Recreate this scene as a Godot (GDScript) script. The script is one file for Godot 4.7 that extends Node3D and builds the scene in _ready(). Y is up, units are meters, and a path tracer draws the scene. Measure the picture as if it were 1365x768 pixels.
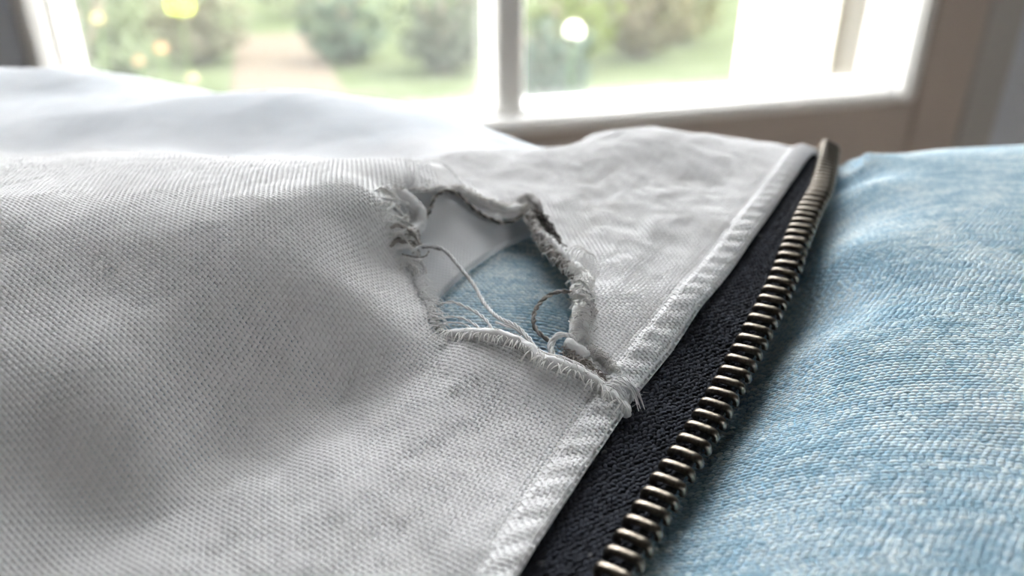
extends Node3D
# A torn white cotton garment with a metal zipper on a blue linen cushion, in front of a window.
# Cloth is worked out in millimetres (MM turns them into metres); the room and the garden are in metres.

const MM := 0.001
const FOCAL := 1000.0                  # focal length in pixels of the 1365 x 768 frame
const PITCH := 26.0
const PITCHR := 0.45378560551852565
const EYE := Vector3(0, 62, 0)

var rng := RandomNumberGenerator.new()
var noise := FastNoiseLite.new()
var M := {}
var cloth: Field
var blue: Field
var hem_x := PackedFloat64Array()      # x of the hem's edge for every millimetre of depth
var hem_n := PackedFloat64Array()      # cosine of the hem's slant there
var hem_d := PackedFloat64Array()      # how far the hem strays from a straight line, for every millimetre along it
var hole := PackedVector2Array()       # outline of the tear in plan (x, z), millimetres
var zip: Curve3D
var garment: Node3D
var soil := 0.06                       # share of soiled strands in a bundle

const PITCH_YARN := 0.54
const A := Vector2(0.523, -0.852)      # plan direction along the hem
const B := Vector2(-0.852, -0.523)     # plan direction away from the hem
const O := Vector2(0.6, -56.4)


# ---------------------------------------------------------------- mesh building
class MB:
	var v := PackedVector3Array()
	var n := PackedVector3Array()
	var u := PackedVector2Array()
	var c := PackedColorArray()
	var i := PackedInt32Array()
	var tint := Color(1, 1, 1)

	func vert(p: Vector3, nn: Vector3, uv := Vector2.ZERO) -> void:
		v.append(p); n.append(nn); u.append(uv); c.append(tint)

	# a sheet of points, nu across and nv down; normals face "up_hint"
	func sheet(nu: int, nv: int, p: PackedVector3Array, uv: PackedVector2Array, keep := PackedByteArray(), flip := false) -> void:
		var b := v.size()
		var nn := PackedVector3Array()
		nn.resize(p.size())
		var tri := PackedInt32Array()
		for y in nv - 1:
			for x in nu - 1:
				var q := y * nu + x
				if keep.size() and not (keep[q] and keep[q + 1] and keep[q + nu] and keep[q + nu + 1]):
					continue
				for t in [[q, q + 1, q + nu], [q + 1, q + nu + 1, q + nu]]:
					var a0: int = t[0]
					var b0: int = t[2] if flip else t[1]
					var c0: int = t[1] if flip else t[2]
					var k := (p[c0] - p[a0]).cross(p[b0] - p[a0])
					nn[a0] += k; nn[b0] += k; nn[c0] += k
					tri.append(b + a0); tri.append(b + b0); tri.append(b + c0)
		var at_ := PackedInt32Array()
		at_.resize(p.size())
		for k in p.size():
			at_[k] = v.size()
			if keep.size() and nn[k].length_squared() == 0.0:
				continue
			vert(p[k], nn[k].normalized() if nn[k].length_squared() > 0.0 else Vector3.UP, uv[k] if uv.size() else Vector2.ZERO)
		for k in tri:
			i.append(at_[k - b])

	func tube(path: PackedVector3Array, r0: float, r1: float, sides := 6, wobble := 0.0, seed0 := 0.0) -> void:
		var m := path.size()
		if m < 2:
			return
		var b := v.size()
		var side := Vector3.UP
		for k in m:
			var t := (path[mini(k + 1, m - 1)] - path[maxi(k - 1, 0)]).normalized()
			if k == 0 and absf(t.dot(side)) > 0.9:
				side = Vector3.RIGHT
			side = (side - t * t.dot(side)).normalized()
			var bi := t.cross(side)
			var f := float(k) / (m - 1)
			var r := lerpf(r0, r1, f)
			if wobble > 0.0:
				r *= 1.0 + wobble * (sin(f * m * 0.9 + seed0) * 0.6 + sin(f * m * 0.37 + seed0 * 2.3) * 0.6)
			if k == 0 or k == m - 1:
				r *= 0.35
			for s in sides:
				var a := TAU * s / sides
				var d := side * cos(a) + bi * sin(a)
				vert(path[k] + d * r, d, Vector2(float(s) / sides, f))
		for k in m - 1:
			for s in sides:
				var q := b + k * sides + s
				var w := b + k * sides + (s + 1) % sides
				i.append_array(PackedInt32Array([q, q + sides, w, w, q + sides, w + sides]))

	# a box with chamfered edges; face given by corners in its own frame
	func cbox(lo: Vector3, hi: Vector3, bev: float, fr := Transform3D()) -> void:
		var mid := (lo + hi) / 2
		var h := (hi - lo) / 2
		var e := minf(bev, minf(h.x, minf(h.y, h.z)) * 0.9)
		var polys := []
		for ax in 3:
			for s in [-1.0, 1.0]:
				var a1 := (ax + 1) % 3
				var a2 := (ax + 2) % 3
				var poly := []
				for k in [[-1, -1], [1, -1], [1, 1], [-1, 1]]:
					var q := Vector3()
					q[ax] = s * h[ax]; q[a1] = k[0] * (h[a1] - e); q[a2] = k[1] * (h[a2] - e)
					poly.append(q)
				polys.append(poly)
			for s1 in [-1.0, 1.0]:
				for s2 in [-1.0, 1.0]:
					var b1 := (ax + 1) % 3
					var b2 := (ax + 2) % 3
					var poly := []
					for k in [[-1, 0], [1, 0], [1, 1], [-1, 1]]:
						var q := Vector3()
						q[ax] = k[0] * (h[ax] - e)
						q[b1] = s1 * (h[b1] - (e if k[1] else 0.0)); q[b2] = s2 * (h[b2] - (0.0 if k[1] else e))
						poly.append(q)
					polys.append(poly)
		for s1 in [-1.0, 1.0]:
			for s2 in [-1.0, 1.0]:
				for s3 in [-1.0, 1.0]:
					var sg := Vector3(s1, s2, s3)
					var poly := []
					for ax in 3:
						var q := sg * (h - Vector3.ONE * e)
						q[ax] = sg[ax] * h[ax]
						poly.append(q)
					polys.append(poly)
		for poly in polys:
			var nn: Vector3 = (poly[1] - poly[0]).cross(poly[2] - poly[0]).normalized()
			var ctr := Vector3()
			for q in poly:
				ctr += q
			if nn.dot(ctr) < 0:
				poly.reverse()
				nn = -nn
			poly.reverse()                                        # clockwise seen from outside
			var b := v.size()
			for q in poly:
				vert(fr * (mid + q), fr.basis * nn, Vector2(q.x + q.z, q.y + q.z))
			for k in range(1, poly.size() - 1):
				i.append_array(PackedInt32Array([b, b + k, b + k + 1]))

	func mesh(colors := false) -> ArrayMesh:
		var arr := []
		arr.resize(Mesh.ARRAY_MAX)
		arr[Mesh.ARRAY_VERTEX] = v; arr[Mesh.ARRAY_NORMAL] = n; arr[Mesh.ARRAY_TEX_UV] = u; arr[Mesh.ARRAY_INDEX] = i
		if colors:
			arr[Mesh.ARRAY_COLOR] = c
		var am := ArrayMesh.new()
		am.add_surface_from_arrays(Mesh.PRIMITIVE_TRIANGLES, arr)
		return am


# ---------------------------------------------------------------- a smooth height field through scattered points
class Field:
	var x0: float
	var z0: float
	var step: float
	var nx: int
	var nz: int
	var d := PackedFloat64Array()

	# thin-plate spline through pts (x, height, z)
	func fit(pts: Array, lo: Vector2, hi: Vector2, st: float, soft: float) -> void:
		x0 = lo.x; z0 = lo.y; step = st
		nx = int((hi.x - lo.x) / st) + 1; nz = int((hi.y - lo.y) / st) + 1
		var m := pts.size()
		var w := m + 3
		var a := []
		for r in m:
			var row := PackedFloat64Array()
			row.resize(w + 1)
			for q in m:
				var dx: float = (pts[r].x - pts[q].x) * 0.01
				var dz: float = (pts[r].z - pts[q].z) * 0.01
				var rr := dx * dx + dz * dz
				row[q] = rr * log(rr) if rr > 1e-9 else 0.0
			row[r] += soft
			row[m] = 1.0; row[m + 1] = pts[r].x * 0.01; row[m + 2] = pts[r].z * 0.01
			row[w] = pts[r].y
			a.append(row)
		for k in 3:
			var row := PackedFloat64Array()
			row.resize(w + 1)
			for q in m:
				row[q] = 1.0 if k == 0 else (pts[q].x * 0.01 if k == 1 else pts[q].z * 0.01)
			a.append(row)
		for k in w:
			var best := k
			for r in range(k + 1, w):
				if absf(a[r][k]) > absf(a[best][k]):
					best = r
			var t = a[k]; a[k] = a[best]; a[best] = t
			var pr: PackedFloat64Array = a[k]
			for r in range(k + 1, w):
				var row: PackedFloat64Array = a[r]
				var f := row[k] / pr[k]
				if f != 0.0:
					for q in range(k, w + 1):
						row[q] -= f * pr[q]
					a[r] = row
		var s := PackedFloat64Array()
		s.resize(w)
		for k in range(w - 1, -1, -1):
			var row: PackedFloat64Array = a[k]
			var t := row[w]
			for q in range(k + 1, w):
				t -= row[q] * s[q]
			s[k] = t / row[k]
		var px := PackedFloat64Array()
		var pz := PackedFloat64Array()
		for q in m:
			px.append(pts[q].x * 0.01); pz.append(pts[q].z * 0.01)
		d.resize(nx * nz)
		for z in nz:
			for x in nx:
				var gx := (x0 + x * step) * 0.01
				var gz := (z0 + z * step) * 0.01
				var t := s[m] + s[m + 1] * gx + s[m + 2] * gz
				for q in m:
					var rr := (gx - px[q]) * (gx - px[q]) + (gz - pz[q]) * (gz - pz[q])
					if rr > 1e-9:
						t += s[q] * rr * log(rr)
				d[z * nx + x] = t

	func h(x: float, z: float) -> float:
		var fx := clampf((x - x0) / step, 1.0, nx - 2.001)
		var fz := clampf((z - z0) / step, 1.0, nz - 2.001)
		var ix := int(fx)
		var iz := int(fz)
		fx -= ix; fz -= iz
		var o := (iz - 1) * nx + ix - 1
		var r0 := cubic_interpolate(d[o + 1], d[o + 2], d[o], d[o + 3], fx)
		o += nx
		var r1 := cubic_interpolate(d[o + 1], d[o + 2], d[o], d[o + 3], fx)
		o += nx
		var r2 := cubic_interpolate(d[o + 1], d[o + 2], d[o], d[o + 3], fx)
		o += nx
		var r3 := cubic_interpolate(d[o + 1], d[o + 2], d[o], d[o + 3], fx)
		return cubic_interpolate(r1, r2, r0, r3, fz)


# ---------------------------------------------------------------- places
# direction of the line of sight used to survey the photograph, and the point on it at a given height (mm)
func sight(x: float, y: float) -> Vector3:
	var f := Vector3(0, -sin(PITCHR), -cos(PITCHR))
	var u := Vector3(0, cos(PITCHR), -sin(PITCHR))
	return f + u * (-(y - 384.0) / FOCAL) + Vector3.RIGHT * ((x - 682.5) / FOCAL)

func at(x: float, y: float, height: float) -> Vector3:
	var d := sight(x, y)
	return EYE + d * ((height - EYE.y) / d.y)

func on_field(f: Field, x: float, y: float, lift := 0.0) -> Vector3:
	var d := sight(x, y)
	var t := 45.0
	while t < 300.0:
		var p := EYE + d * t
		if p.y < f.h(p.x, p.z):
			var lo := t - 2.0
			var hi := t
			for k in 14:
				var mid := (lo + hi) / 2
				var q := EYE + d * mid
				if q.y < f.h(q.x, q.z):
					hi = mid
				else:
					lo = mid
			return EYE + d * hi + Vector3(0, lift, 0)
		t += 2.0
	return EYE + d * 200.0

func on(x: float, y: float, lift := 0.0) -> Vector3:
	return on_field(cloth, x, y, lift)

func hem_u(x: float, z: float) -> float:
	var f := clampf(-z - 30.0, 0.0, hem_x.size() - 1.01)
	var k := int(f)
	return (lerpf(hem_x[k], hem_x[k + 1], f - k) - x) * hem_n[k]

# the cloth with its turned hem
func skin(x: float, z: float) -> float:
	var y := cloth.h(x, z)
	var u := hem_u(x, z)
	if u < 6.0:
		y += hem_lift(u, z)
	return y

func hem_stray(v: float) -> float:
	var f := clampf(v + 60.0, 0.0, hem_d.size() - 1.01)
	return lerpf(hem_d[int(f)], hem_d[int(f) + 1], f - int(f))

func hem_lift(u: float, z: float) -> float:
	var k := clampf(absf((u - 2.2) / 2.25), 0.0, 1.0)
	var bump := 0.85 * (1.0 - pow(k, 3.2)) * (1.0 + 0.16 * sin(z * 1.9) + 0.14 * noise.get_noise_2d(z * 9.0, 40.0))
	if u > 4.2 and u < 6.0:
		bump -= 0.10 * sin((u - 4.2) / 1.8 * PI)
	if u < 0.0:
		bump += u * 1.6
	return bump


# ---------------------------------------------------------------- objects
func numbered(called: String, parent: Node) -> String:
	if not parent.has_node(called):
		return called
	var k := 1
	while parent.has_node("%s_%03d" % [called, k]):
		k += 1
	return "%s_%03d" % [called, k]

func obj(called: String, mesh: Mesh, mat: Material, parent: Node = self) -> MeshInstance3D:
	var o := MeshInstance3D.new()
	o.name = numbered(called, parent)
	o.mesh = mesh
	o.material_override = mat
	parent.add_child(o, true)
	return o

func thing(called: String, label: String, category: String, where := Vector3.ZERO, group := "") -> Node3D:
	var o := Node3D.new()
	o.name = numbered(called, self)
	add_child(o, true)
	o.position = where
	tag(o, label, category, group)
	return o

func tag(o: Node, label: String, category := "", group := "") -> void:
	o.set_meta("label", label)
	if category:
		o.set_meta("category", category)
	if group:
		o.set_meta("group", group)

func struct(o: Node, label: String, category := "") -> Node:
	tag(o, label, category if category else String(o.name).split("_")[0])
	o.set_meta("kind", "structure")
	return o

func many(called: String, mesh: Mesh, mat: Material, where: Array, tints: PackedColorArray, parent: Node) -> MultiMeshInstance3D:
	var mm := MultiMesh.new()
	mm.transform_format = MultiMesh.TRANSFORM_3D
	mm.use_colors = true
	mm.mesh = mesh
	mm.instance_count = where.size()
	for k in where.size():
		mm.set_instance_transform(k, where[k])
		mm.set_instance_color(k, tints[k])
	var o := MultiMeshInstance3D.new()
	o.name = numbered(called, parent)
	o.multimesh = mm
	o.material_override = mat
	o.set_meta("kind", "stuff")
	parent.add_child(o, true)
	return o

func mat(col: Color, rough := 0.9, metal := 0.0) -> StandardMaterial3D:
	var m := StandardMaterial3D.new()
	m.albedo_color = col
	m.roughness = rough
	m.metallic = metal
	return m

func noise_tex(freq: float, size: int, a: Color, b: Color, seed0: int, octaves := 4) -> NoiseTexture2D:
	var n := FastNoiseLite.new()
	n.seed = seed0
	n.frequency = freq
	n.fractal_octaves = octaves
	var g := Gradient.new()
	g.set_color(0, a); g.set_color(1, b)
	var t := NoiseTexture2D.new()
	t.width = size; t.height = size; t.seamless = true
	t.noise = n; t.color_ramp = g
	return t

# a plain-weave height texture: cells x cells crossings
func weave_tex(cells: int, res: int) -> ImageTexture:
	var im := Image.create(cells * res, cells * res, false, Image.FORMAT_L8)
	for y in cells * res:
		for x in cells * res:
			var cx := float(x) / res
			var cy := float(y) / res
			var fx := cx - floorf(cx) - 0.5
			var fy := cy - floorf(cy) - 0.5
			var over := (int(cx) + int(cy)) % 2 == 0
			var w := sqrt(maxf(0.0, 1.0 - pow(absf(fy) / 0.5, 2.0))) * (0.62 + (0.38 if over else -0.3) * cos(fx * PI))
			var p := sqrt(maxf(0.0, 1.0 - pow(absf(fx) / 0.5, 2.0))) * (0.62 + (-0.3 if over else 0.38) * cos(fy * PI))
			var k := maxf(w, p)
			im.set_pixel(x, y, Color(k, k, k))
	return ImageTexture.create_from_image(im)

func smooth(pts: Array, per := 8) -> PackedVector3Array:
	var out := PackedVector3Array()
	var m := pts.size()
	for k in m - 1:
		var p0: Vector3 = pts[maxi(k - 1, 0)]
		var p1: Vector3 = pts[k]
		var p2: Vector3 = pts[k + 1]
		var p3: Vector3 = pts[mini(k + 2, m - 1)]
		for s in per:
			out.append(p1.cubic_interpolate(p2, p0, p3, float(s) / per))
	out.append(pts[m - 1])
	return out

# strands twisted round a path: a plied thread
func ply(mb: MB, path: PackedVector3Array, radius: float, strands: int, turns_per_mm: float, thick: float, fray := 0.0, sides := 6, mottle := 0.12) -> void:
	var m := path.size()
	var side := Vector3.UP
	var lines := []
	for s in strands:
		lines.append(PackedVector3Array())
	var run := 0.0
	for k in m:
		var t := (path[mini(k + 1, m - 1)] - path[maxi(k - 1, 0)]).normalized()
		if k == 0 and absf(t.dot(side)) > 0.9:
			side = Vector3.RIGHT
		side = (side - t * t.dot(side)).normalized()
		var bi := t.cross(side)
		if k > 0:
			run += path[k].distance_to(path[k - 1])
		for s in strands:
			var a := TAU * (run * turns_per_mm + float(s) / strands)
			var r := radius * (1.0 + fray * noise.get_noise_2d(run * 30.0 + s * 57.0, s * 91.0 + path[0].x * 3.0) * 2.0)
			lines[s].append(path[k] + (side * cos(a) + bi * sin(a)) * r)
	for s in strands:
		var g := 1.0 - mottle * (s % 2)
		mb.tint = Color(g, g, g)
		mb.tube(lines[s], thick, thick, sides, 0.12, s * 1.7)
	mb.tint = Color(1, 1, 1)

func to_m(p: PackedVector3Array) -> PackedVector3Array:
	for k in p.size():
		p[k] *= MM
	return p

func mm_mesh(mb: MB, colors := false) -> ArrayMesh:
	for k in mb.v.size():
		mb.v[k] *= MM
	return mb.mesh(colors)

# ---------------------------------------------------------------- the window wall's own frame: s along, h up, o into the room (metres)
const WP := Vector3(0.0136, -0.115, -0.778)
func wall_frame() -> Transform3D:
	var d := Vector3(429, 0, -137).normalized()
	return Transform3D(Basis(d, Vector3.UP, d.cross(Vector3.UP)), WP)

func wbox(mb: MB, s0: float, s1: float, h0: float, h1: float, o0: float, o1: float, bev := 0.002) -> void:
	mb.cbox(Vector3(s0, h0, o0), Vector3(s1, h1, o1), bev)

func wpart(called: String, mb: MB, m: Material, parent: Node = self) -> MeshInstance3D:
	var o := obj(called, mb.mesh(), m, parent)
	if parent == self:
		o.transform = wall_frame()
	return o


func _ready() -> void:
	rng.seed = 7
	noise.seed = 3
	noise.frequency = 0.01
	setup_view()
	materials()
	cloth_fields()
	room()
	garden()
	support()
	cushion()
	garment_build()


func setup_view() -> void:
	var cam := Camera3D.new()
	cam.name = "camera"
	add_child(cam)
	cam.position = EYE * MM
	cam.rotation_degrees = Vector3(-PITCH, 0, 0)
	cam.near = 0.005
	cam.far = 200.0
	var at_ := CameraAttributesPhysical.new()
	at_.frustum_focal_length = 24.0
	at_.frustum_focus_distance = 0.103
	at_.frustum_near = 0.005
	at_.frustum_far = 200.0
	at_.exposure_aperture = 12.0
	cam.attributes = at_
	cam.fov = rad_to_deg(2.0 * atan(384.0 / FOCAL))
	cam.current = true
	var env := Environment.new()
	env.background_mode = Environment.BG_SKY
	var sky := Sky.new()
	var sm := ProceduralSkyMaterial.new()
	sm.sky_top_color = Color(0.93, 0.935, 0.945)
	sm.sky_horizon_color = Color(0.97, 0.97, 0.96)
	sm.sky_curve = 0.2
	sm.ground_bottom_color = Color(0.45, 0.47, 0.42)
	sm.ground_horizon_color = Color(0.8, 0.81, 0.78)
	sm.sky_energy_multiplier = 1.0
	sm.ground_energy_multiplier = 1.0
	sky.sky_material = sm
	env.sky = sky
	env.tonemap_mode = Environment.TONE_MAPPER_LINEAR
	env.tonemap_exposure = 20.3
	env.sdfgi_enabled = true
	env.ssao_enabled = true
	env.ssil_enabled = true
	var we := WorldEnvironment.new()
	we.name = "world_environment"
	we.environment = env
	add_child(we)
	var sun := DirectionalLight3D.new()
	sun.name = "sun"
	sun.light_energy = 0.35
	sun.light_color = Color(1.0, 0.95, 0.84)
	sun.light_angular_distance = 0.6
	sun.shadow_enabled = true
	add_child(sun)
	var w := wall_frame().basis
	var to_sun := (w.x * 0.62 + w.y * 0.76 + w.z * 0.06).normalized()
	sun.look_at_from_position(Vector3.ZERO, -to_sun)


func materials() -> void:
	var yarn := mat(Color(1, 1, 1), 1.0)
	yarn.vertex_color_use_as_albedo = true
	yarn.backlight_enabled = true
	yarn.backlight = Color(0.42, 0.42, 0.42)
	yarn.metallic_specular = 0.25
	M.yarn = yarn
	var sheet := mat(Color(0.905, 0.905, 0.91), 1.0)
	sheet.backlight_enabled = true
	sheet.backlight = Color(0.8, 0.8, 0.8)
	sheet.metallic_specular = 0.2
	sheet.heightmap_enabled = true
	sheet.heightmap_texture = weave_tex(32, 16)
	sheet.heightmap_scale = 0.006
	sheet.uv1_scale = Vector3(1, 1, 1)
	M.sheet = sheet
	var th := mat(Color(0.95, 0.95, 0.95), 1.0)
	th.backlight_enabled = true
	th.backlight = Color(0.75, 0.75, 0.75)
	th.vertex_color_use_as_albedo = true
	th.metallic_specular = 0.25
	M.thread = th
	var gr := mat(Color(0.66, 0.64, 0.62), 1.0)
	gr.vertex_color_use_as_albedo = true
	gr.metallic_specular = 0.2
	M.grey_thread = gr
	var dk := mat(Color(0.38, 0.36, 0.35), 1.0)
	dk.vertex_color_use_as_albedo = true
	dk.metallic_specular = 0.2
	M.dark_thread = dk
	var bl := mat(Color(1, 1, 1), 0.85)
	bl.vertex_color_use_as_albedo = true
	bl.metallic_specular = 0.35
	M.blue_yarn = bl
	var bs := mat(Color(0.60, 0.74, 0.82), 1.0)
	bs.heightmap_enabled = true
	bs.heightmap_texture = sheet.heightmap_texture
	bs.heightmap_scale = 0.012
	bs.albedo_texture = noise_tex(0.012, 512, Color(0.80, 0.84, 0.88), Color(1.0, 1.0, 1.0), 5)
	M.blue_base = bs
	var nv := mat(Color(1, 1, 1), 0.8)
	nv.vertex_color_use_as_albedo = true
	nv.metallic_specular = 0.35
	M.navy_yarn = nv
	M.navy = mat(Color(0.07, 0.075, 0.10), 1.0)
	var me := mat(Color(0.58, 0.56, 0.53), 0.33, 1.0)
	me.albedo_texture = noise_tex(0.02, 256, Color(0.58, 0.55, 0.52), Color(1.0, 0.99, 0.97), 9, 5)
	me.uv1_triplanar = true
	me.uv1_scale = Vector3(300, 300, 300)
	M.metal = me
	M.white_paint = mat(Color(0.97, 0.965, 0.95), 0.45)
	M.out_white = mat(Color(0.94, 0.93, 0.88), 0.7)
	M.cream = mat(Color(0.34, 0.31, 0.26), 0.9)
	M.cream.metallic_specular = 0.0
	M.taupe = mat(Color(0.76, 0.71, 0.665), 0.7)
	M.wall = mat(Color(0.80, 0.815, 0.84), 0.9)
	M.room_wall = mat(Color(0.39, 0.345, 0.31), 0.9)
	M.wood = mat(Color(0.34, 0.29, 0.25), 0.6)
	var gl := StandardMaterial3D.new()
	gl.transparency = BaseMaterial3D.TRANSPARENCY_ALPHA
	gl.albedo_color = Color(0.96, 0.98, 0.97, 0.06)
	gl.roughness = 0.06
	M.glass = gl


# ---------------------------------------------------------------- shapes of the cloth
func cloth_fields() -> void:
	# places on the garment: x and y in the photograph, height above the cushion's near edge in mm
	var s := [
		# hem
		600, 905, 1, 690, 768, 1.5, 760, 660, 2, 832, 552, 3.5, 895, 470, 6, 960, 380, 9.5, 1020, 295, 13, 1060, 237, 14.5, 1086, 203, 14.5,
		# far crest of the right hand part
		1040, 193, 15.2, 1000, 189, 16.4, 940, 179, 17.9, 900, 174, 18.5, 860, 171, 19, 822, 174, 19.1, 790, 179, 19, 720, 197, 18.4, 685, 206, 18,
		# right hand part
		930, 240, 15.5, 850, 230, 17, 770, 235, 16.8, 1010, 250, 14.8, 870, 300, 13.7, 790, 300, 14, 950, 300, 13.2, 880, 380, 10.5,
		810, 370, 11.5, 930, 400, 9.5, 860, 450, 8, 800, 430, 9.5, 865, 500, 5.2, 800, 480, 7.2,
		# round the tear
		830, 525, 5, 590, 448, 8, 650, 450, 9, 700, 470, 8.5, 760, 490, 7.4, 800, 512, 6,
		640, 500, 6.6, 740, 540, 5.0, 540, 480, 6.6, 560, 540, 4.3, 650, 560, 3.9,
		510, 350, 14.5, 500, 300, 19.5, 500, 262, 22.8, 500, 236, 23, 550, 300, 16, 545, 245, 21.2, 600, 240, 18.5, 640, 268, 16.7, 695, 282, 15.2, 735, 330, 13, 770, 385, 11,
		600, 205, 19.5, 560, 215, 21.5, 650, 225, 17.8,
		# valley and lower panel
		450, 530, 3.4, 300, 605, 1.8, 150, 680, 0.6, 0, 750, 0.2, -150, 820, 0,
		430, 610, 2.2, 540, 640, 1.9, 660, 640, 1.5, 330, 700, 0.5, 460, 720, 0.1, 580, 720, -0.1, 200, 768, -0.8, 350, 790, -1.4, 480, 800, -1.4, 600, 800, -1.6,
		100, 900, -3, 300, 900, -4, 500, 900, -4,
		# face and crest of the near ridge
		520, 430, 10.5, 430, 430, 12, 400, 330, 20, 395, 265, 24.8, 393, 242, 25, 390, 214, 23.5,
		300, 500, 9, 290, 400, 16.5, 285, 300, 23.5, 270, 260, 25.2, 270, 235, 25, 255, 207, 23.5,
		150, 580, 7.5, 150, 480, 13.5, 140, 380, 18.6, 140, 330, 22, 140, 270, 25, 140, 245, 25, 130, 208, 23.5,
		0, 650, 4.6, 0, 540, 11, 0, 430, 16.8, 0, 340, 21.8, 0, 290, 24.8, 0, 250, 25, 0, 216, 23.5,
		-150, 700, 5, -150, 560, 11.5, -150, 430, 18, -150, 300, 24.5, -150, 255, 25, -150, 222, 23.5,
		# two folds behind
		370, 120, 25.7, 500, 138, 22.8, 600, 160, 19, 680, 190, 13.8, 200, 132, 24.7, 250, 127, 25, 130, 150, 24.2, 0, 165, 23, -120, 180, 22.5,
		60, 125, 23.2, 60, 167, 22.3, 0, 90, 26.5, 130, 102, 25.5, 60, 93, 26.5, 220, 118, 22, -150, 87, 27]
	var pts := []
	for k in range(0, s.size(), 3):
		pts.append(at(s[k], s[k + 1], s[k + 2]))
	# behind the crests, out of sight: plan places in mm with heights
	for q in [[-95, 20, -146], [-60, 19.5, -147], [-30, 19, -146], [0, 17.5, -160], [-19, 19, -143],
			[8, 12, -168], [20, 13, -182], [33, 13, -187], [47, 11, -189], [64, 9, -189], [80, 8, -182], [5, 9, -195], [-12, 13, -205], [-40, 17, -210], [-70, 18, -205],
			[-110, 17, -238], [-60, 8, -240], [-140, 18, -240], [0, 0, -235], [50, -4, -220], [80, -2, -200],
			[-120, 2, -60], [-90, 2, -45]]:
		pts.append(Vector3(q[0], q[1], q[2]))
	cloth = Field.new()
	cloth.fit(pts, Vector2(-150, -250), Vector2(110, -30), 1.6, 0.0008)
	# edge of the hem in plan
	var hp := []
	for k in range(0, 27, 3):
		hp.append(at(s[k], s[k + 1], s[k + 2]))
	hp.push_front(hp[0] + (hp[0] - hp[1]) * 2.0)
	hp.push_back(hp[-1] + (hp[-1] - hp[-2]) * 1.5)
	var line := smooth(hp, 12)
	for z in range(30, 215):
		var x := line[0].x
		for k in line.size() - 1:
			if -line[k].z <= z and -line[k + 1].z > z:
				x = lerpf(line[k].x, line[k + 1].x, (z + line[k].z) / (line[k].z - line[k + 1].z))
		if -line[0].z > z:
			x = line[0].x + (z + line[0].z) * 0.5
		hem_x.append(x)
	for k in hem_x.size():
		var g := (hem_x[mini(k + 3, hem_x.size() - 1)] - hem_x[maxi(k - 3, 0)]) / float(mini(k + 3, hem_x.size() - 1) - maxi(k - 3, 0))
		hem_n.append(1.0 / sqrt(1.0 + g * g))
	for k in range(-60, 200):
		var dv := 0.0
		for j in line.size() - 1:
			var va := (Vector2(line[j].x, line[j].z) - O).dot(A)
			var vb := (Vector2(line[j + 1].x, line[j + 1].z) - O).dot(A)
			if va <= k and vb > k:
				dv = (Vector2(line[j].x, line[j].z).lerp(Vector2(line[j + 1].x, line[j + 1].z), (k - va) / (vb - va)) - O).dot(B)
		hem_d.append(dv)
	# soft wrinkles
	for z in cloth.nz:
		for x in cloth.nx:
			var wx := cloth.x0 + x * cloth.step
			var wz := cloth.z0 + z * cloth.step
			var along := wx * A.x + wz * A.y
			var across := wx * B.x + wz * B.y
			cloth.d[z * cloth.nx + x] += 0.5 * noise.get_noise_2d(along * 3.2, across * 7.5 + 300.0) + 0.16 * noise.get_noise_2d(along * 14.0 + 90.0, across * 22.0)
			var u := hem_u(wx, wz)
			cloth.d[z * cloth.nx + x] += 0.58 * noise.get_noise_2d(along * 7.0 + across * 3.0, across * 9.0 + 700.0) * smoothstep(2.0, 12.0, u) * (1.0 - smoothstep(40.0, 60.0, u)) * smoothstep(-172.0, -152.0, wz)
	# outline of the tear
	for q in [[548, 248], [575, 255], [602, 252], [630, 274], [660, 292], [694, 290], [712, 312], [735, 347], [760, 367], [768, 400], [766, 440], [752, 462], [772, 478], [800, 502], [826, 530],
			[804, 514], [782, 497], [754, 485], [724, 478], [704, 463], [686, 450], [652, 443], [606, 442], [580, 438], [573, 402], [556, 374], [537, 348], [530, 318], [540, 298], [532, 275]]:
		var p := on(q[0], q[1])
		hole.append(Vector2(p.x, p.z))
	# the zipper's line of teeth
	var t := [770, 852, -0.4, 818, 768, 0.5, 884, 655, 1.1, 940, 566, 2.8, 975, 505, 4.2, 1012, 435, 6.7, 1045, 368, 9.6, 1064, 315, 12, 1082, 274, 13.3, 1094, 252, 13.8, 1100, 231, 13.7, 1105, 212, 13.5, 1109, 193, 13.4]
	var tp := []
	for k in range(0, t.size(), 3):
		tp.append(at(t[k], t[k + 1], t[k + 2]))
	zip = Curve3D.new()
	zip.bake_interval = 0.5
	for p in smooth(tp, 8):
		zip.add_point(p)
	# the cushion: the same survey
	var b := [
		870, 760, -3, 920, 660, -3, 980, 560, -2.2, 1030, 470, -0.8, 1070, 380, 3.3, 1098, 300, 6.5, 1118, 255, 8, 1000, 768, 0, 1150, 768, 3, 1365, 768, 4.8, 1600, 768, 5, 1000, 900, -1, 1400, 900, 3,
		1050, 600, 2.5, 1200, 600, 5.8, 1365, 600, 7.0, 1600, 600, 8.5, 1120, 450, 7.2, 1240, 450, 9.8, 1365, 450, 10.6, 1600, 450, 10,
		1140, 330, 11.2, 1250, 330, 13.1, 1365, 330, 13.8, 1165, 250, 13.6, 1250, 250, 15, 1365, 245, 15.6, 1600, 240, 16, 1126, 213, 14.4, 1138, 250, 12.0, 1150, 209, 14.8, 1250, 204, 15.3, 1365, 198, 16.0, 1600, 190, 16.8,
		650, 390, 7.5, 750, 420, 6, 700, 330, 9.5, 590, 410, 6, 820, 540, -2, 500, 560, -3, 300, 650, -4, 0, 768, -5, 700, 768, -4, 860, 420, 3, 960, 300, 6, 300, 300, 8, 0, 400, 4, 600, 250, 10, 850, 220, 9, 1050, 230, 7, 1112, 225, 8]
	var bp := []
	for k in range(0, b.size(), 3):
		bp.append(at(b[k], b[k + 1], b[k + 2]))
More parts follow.
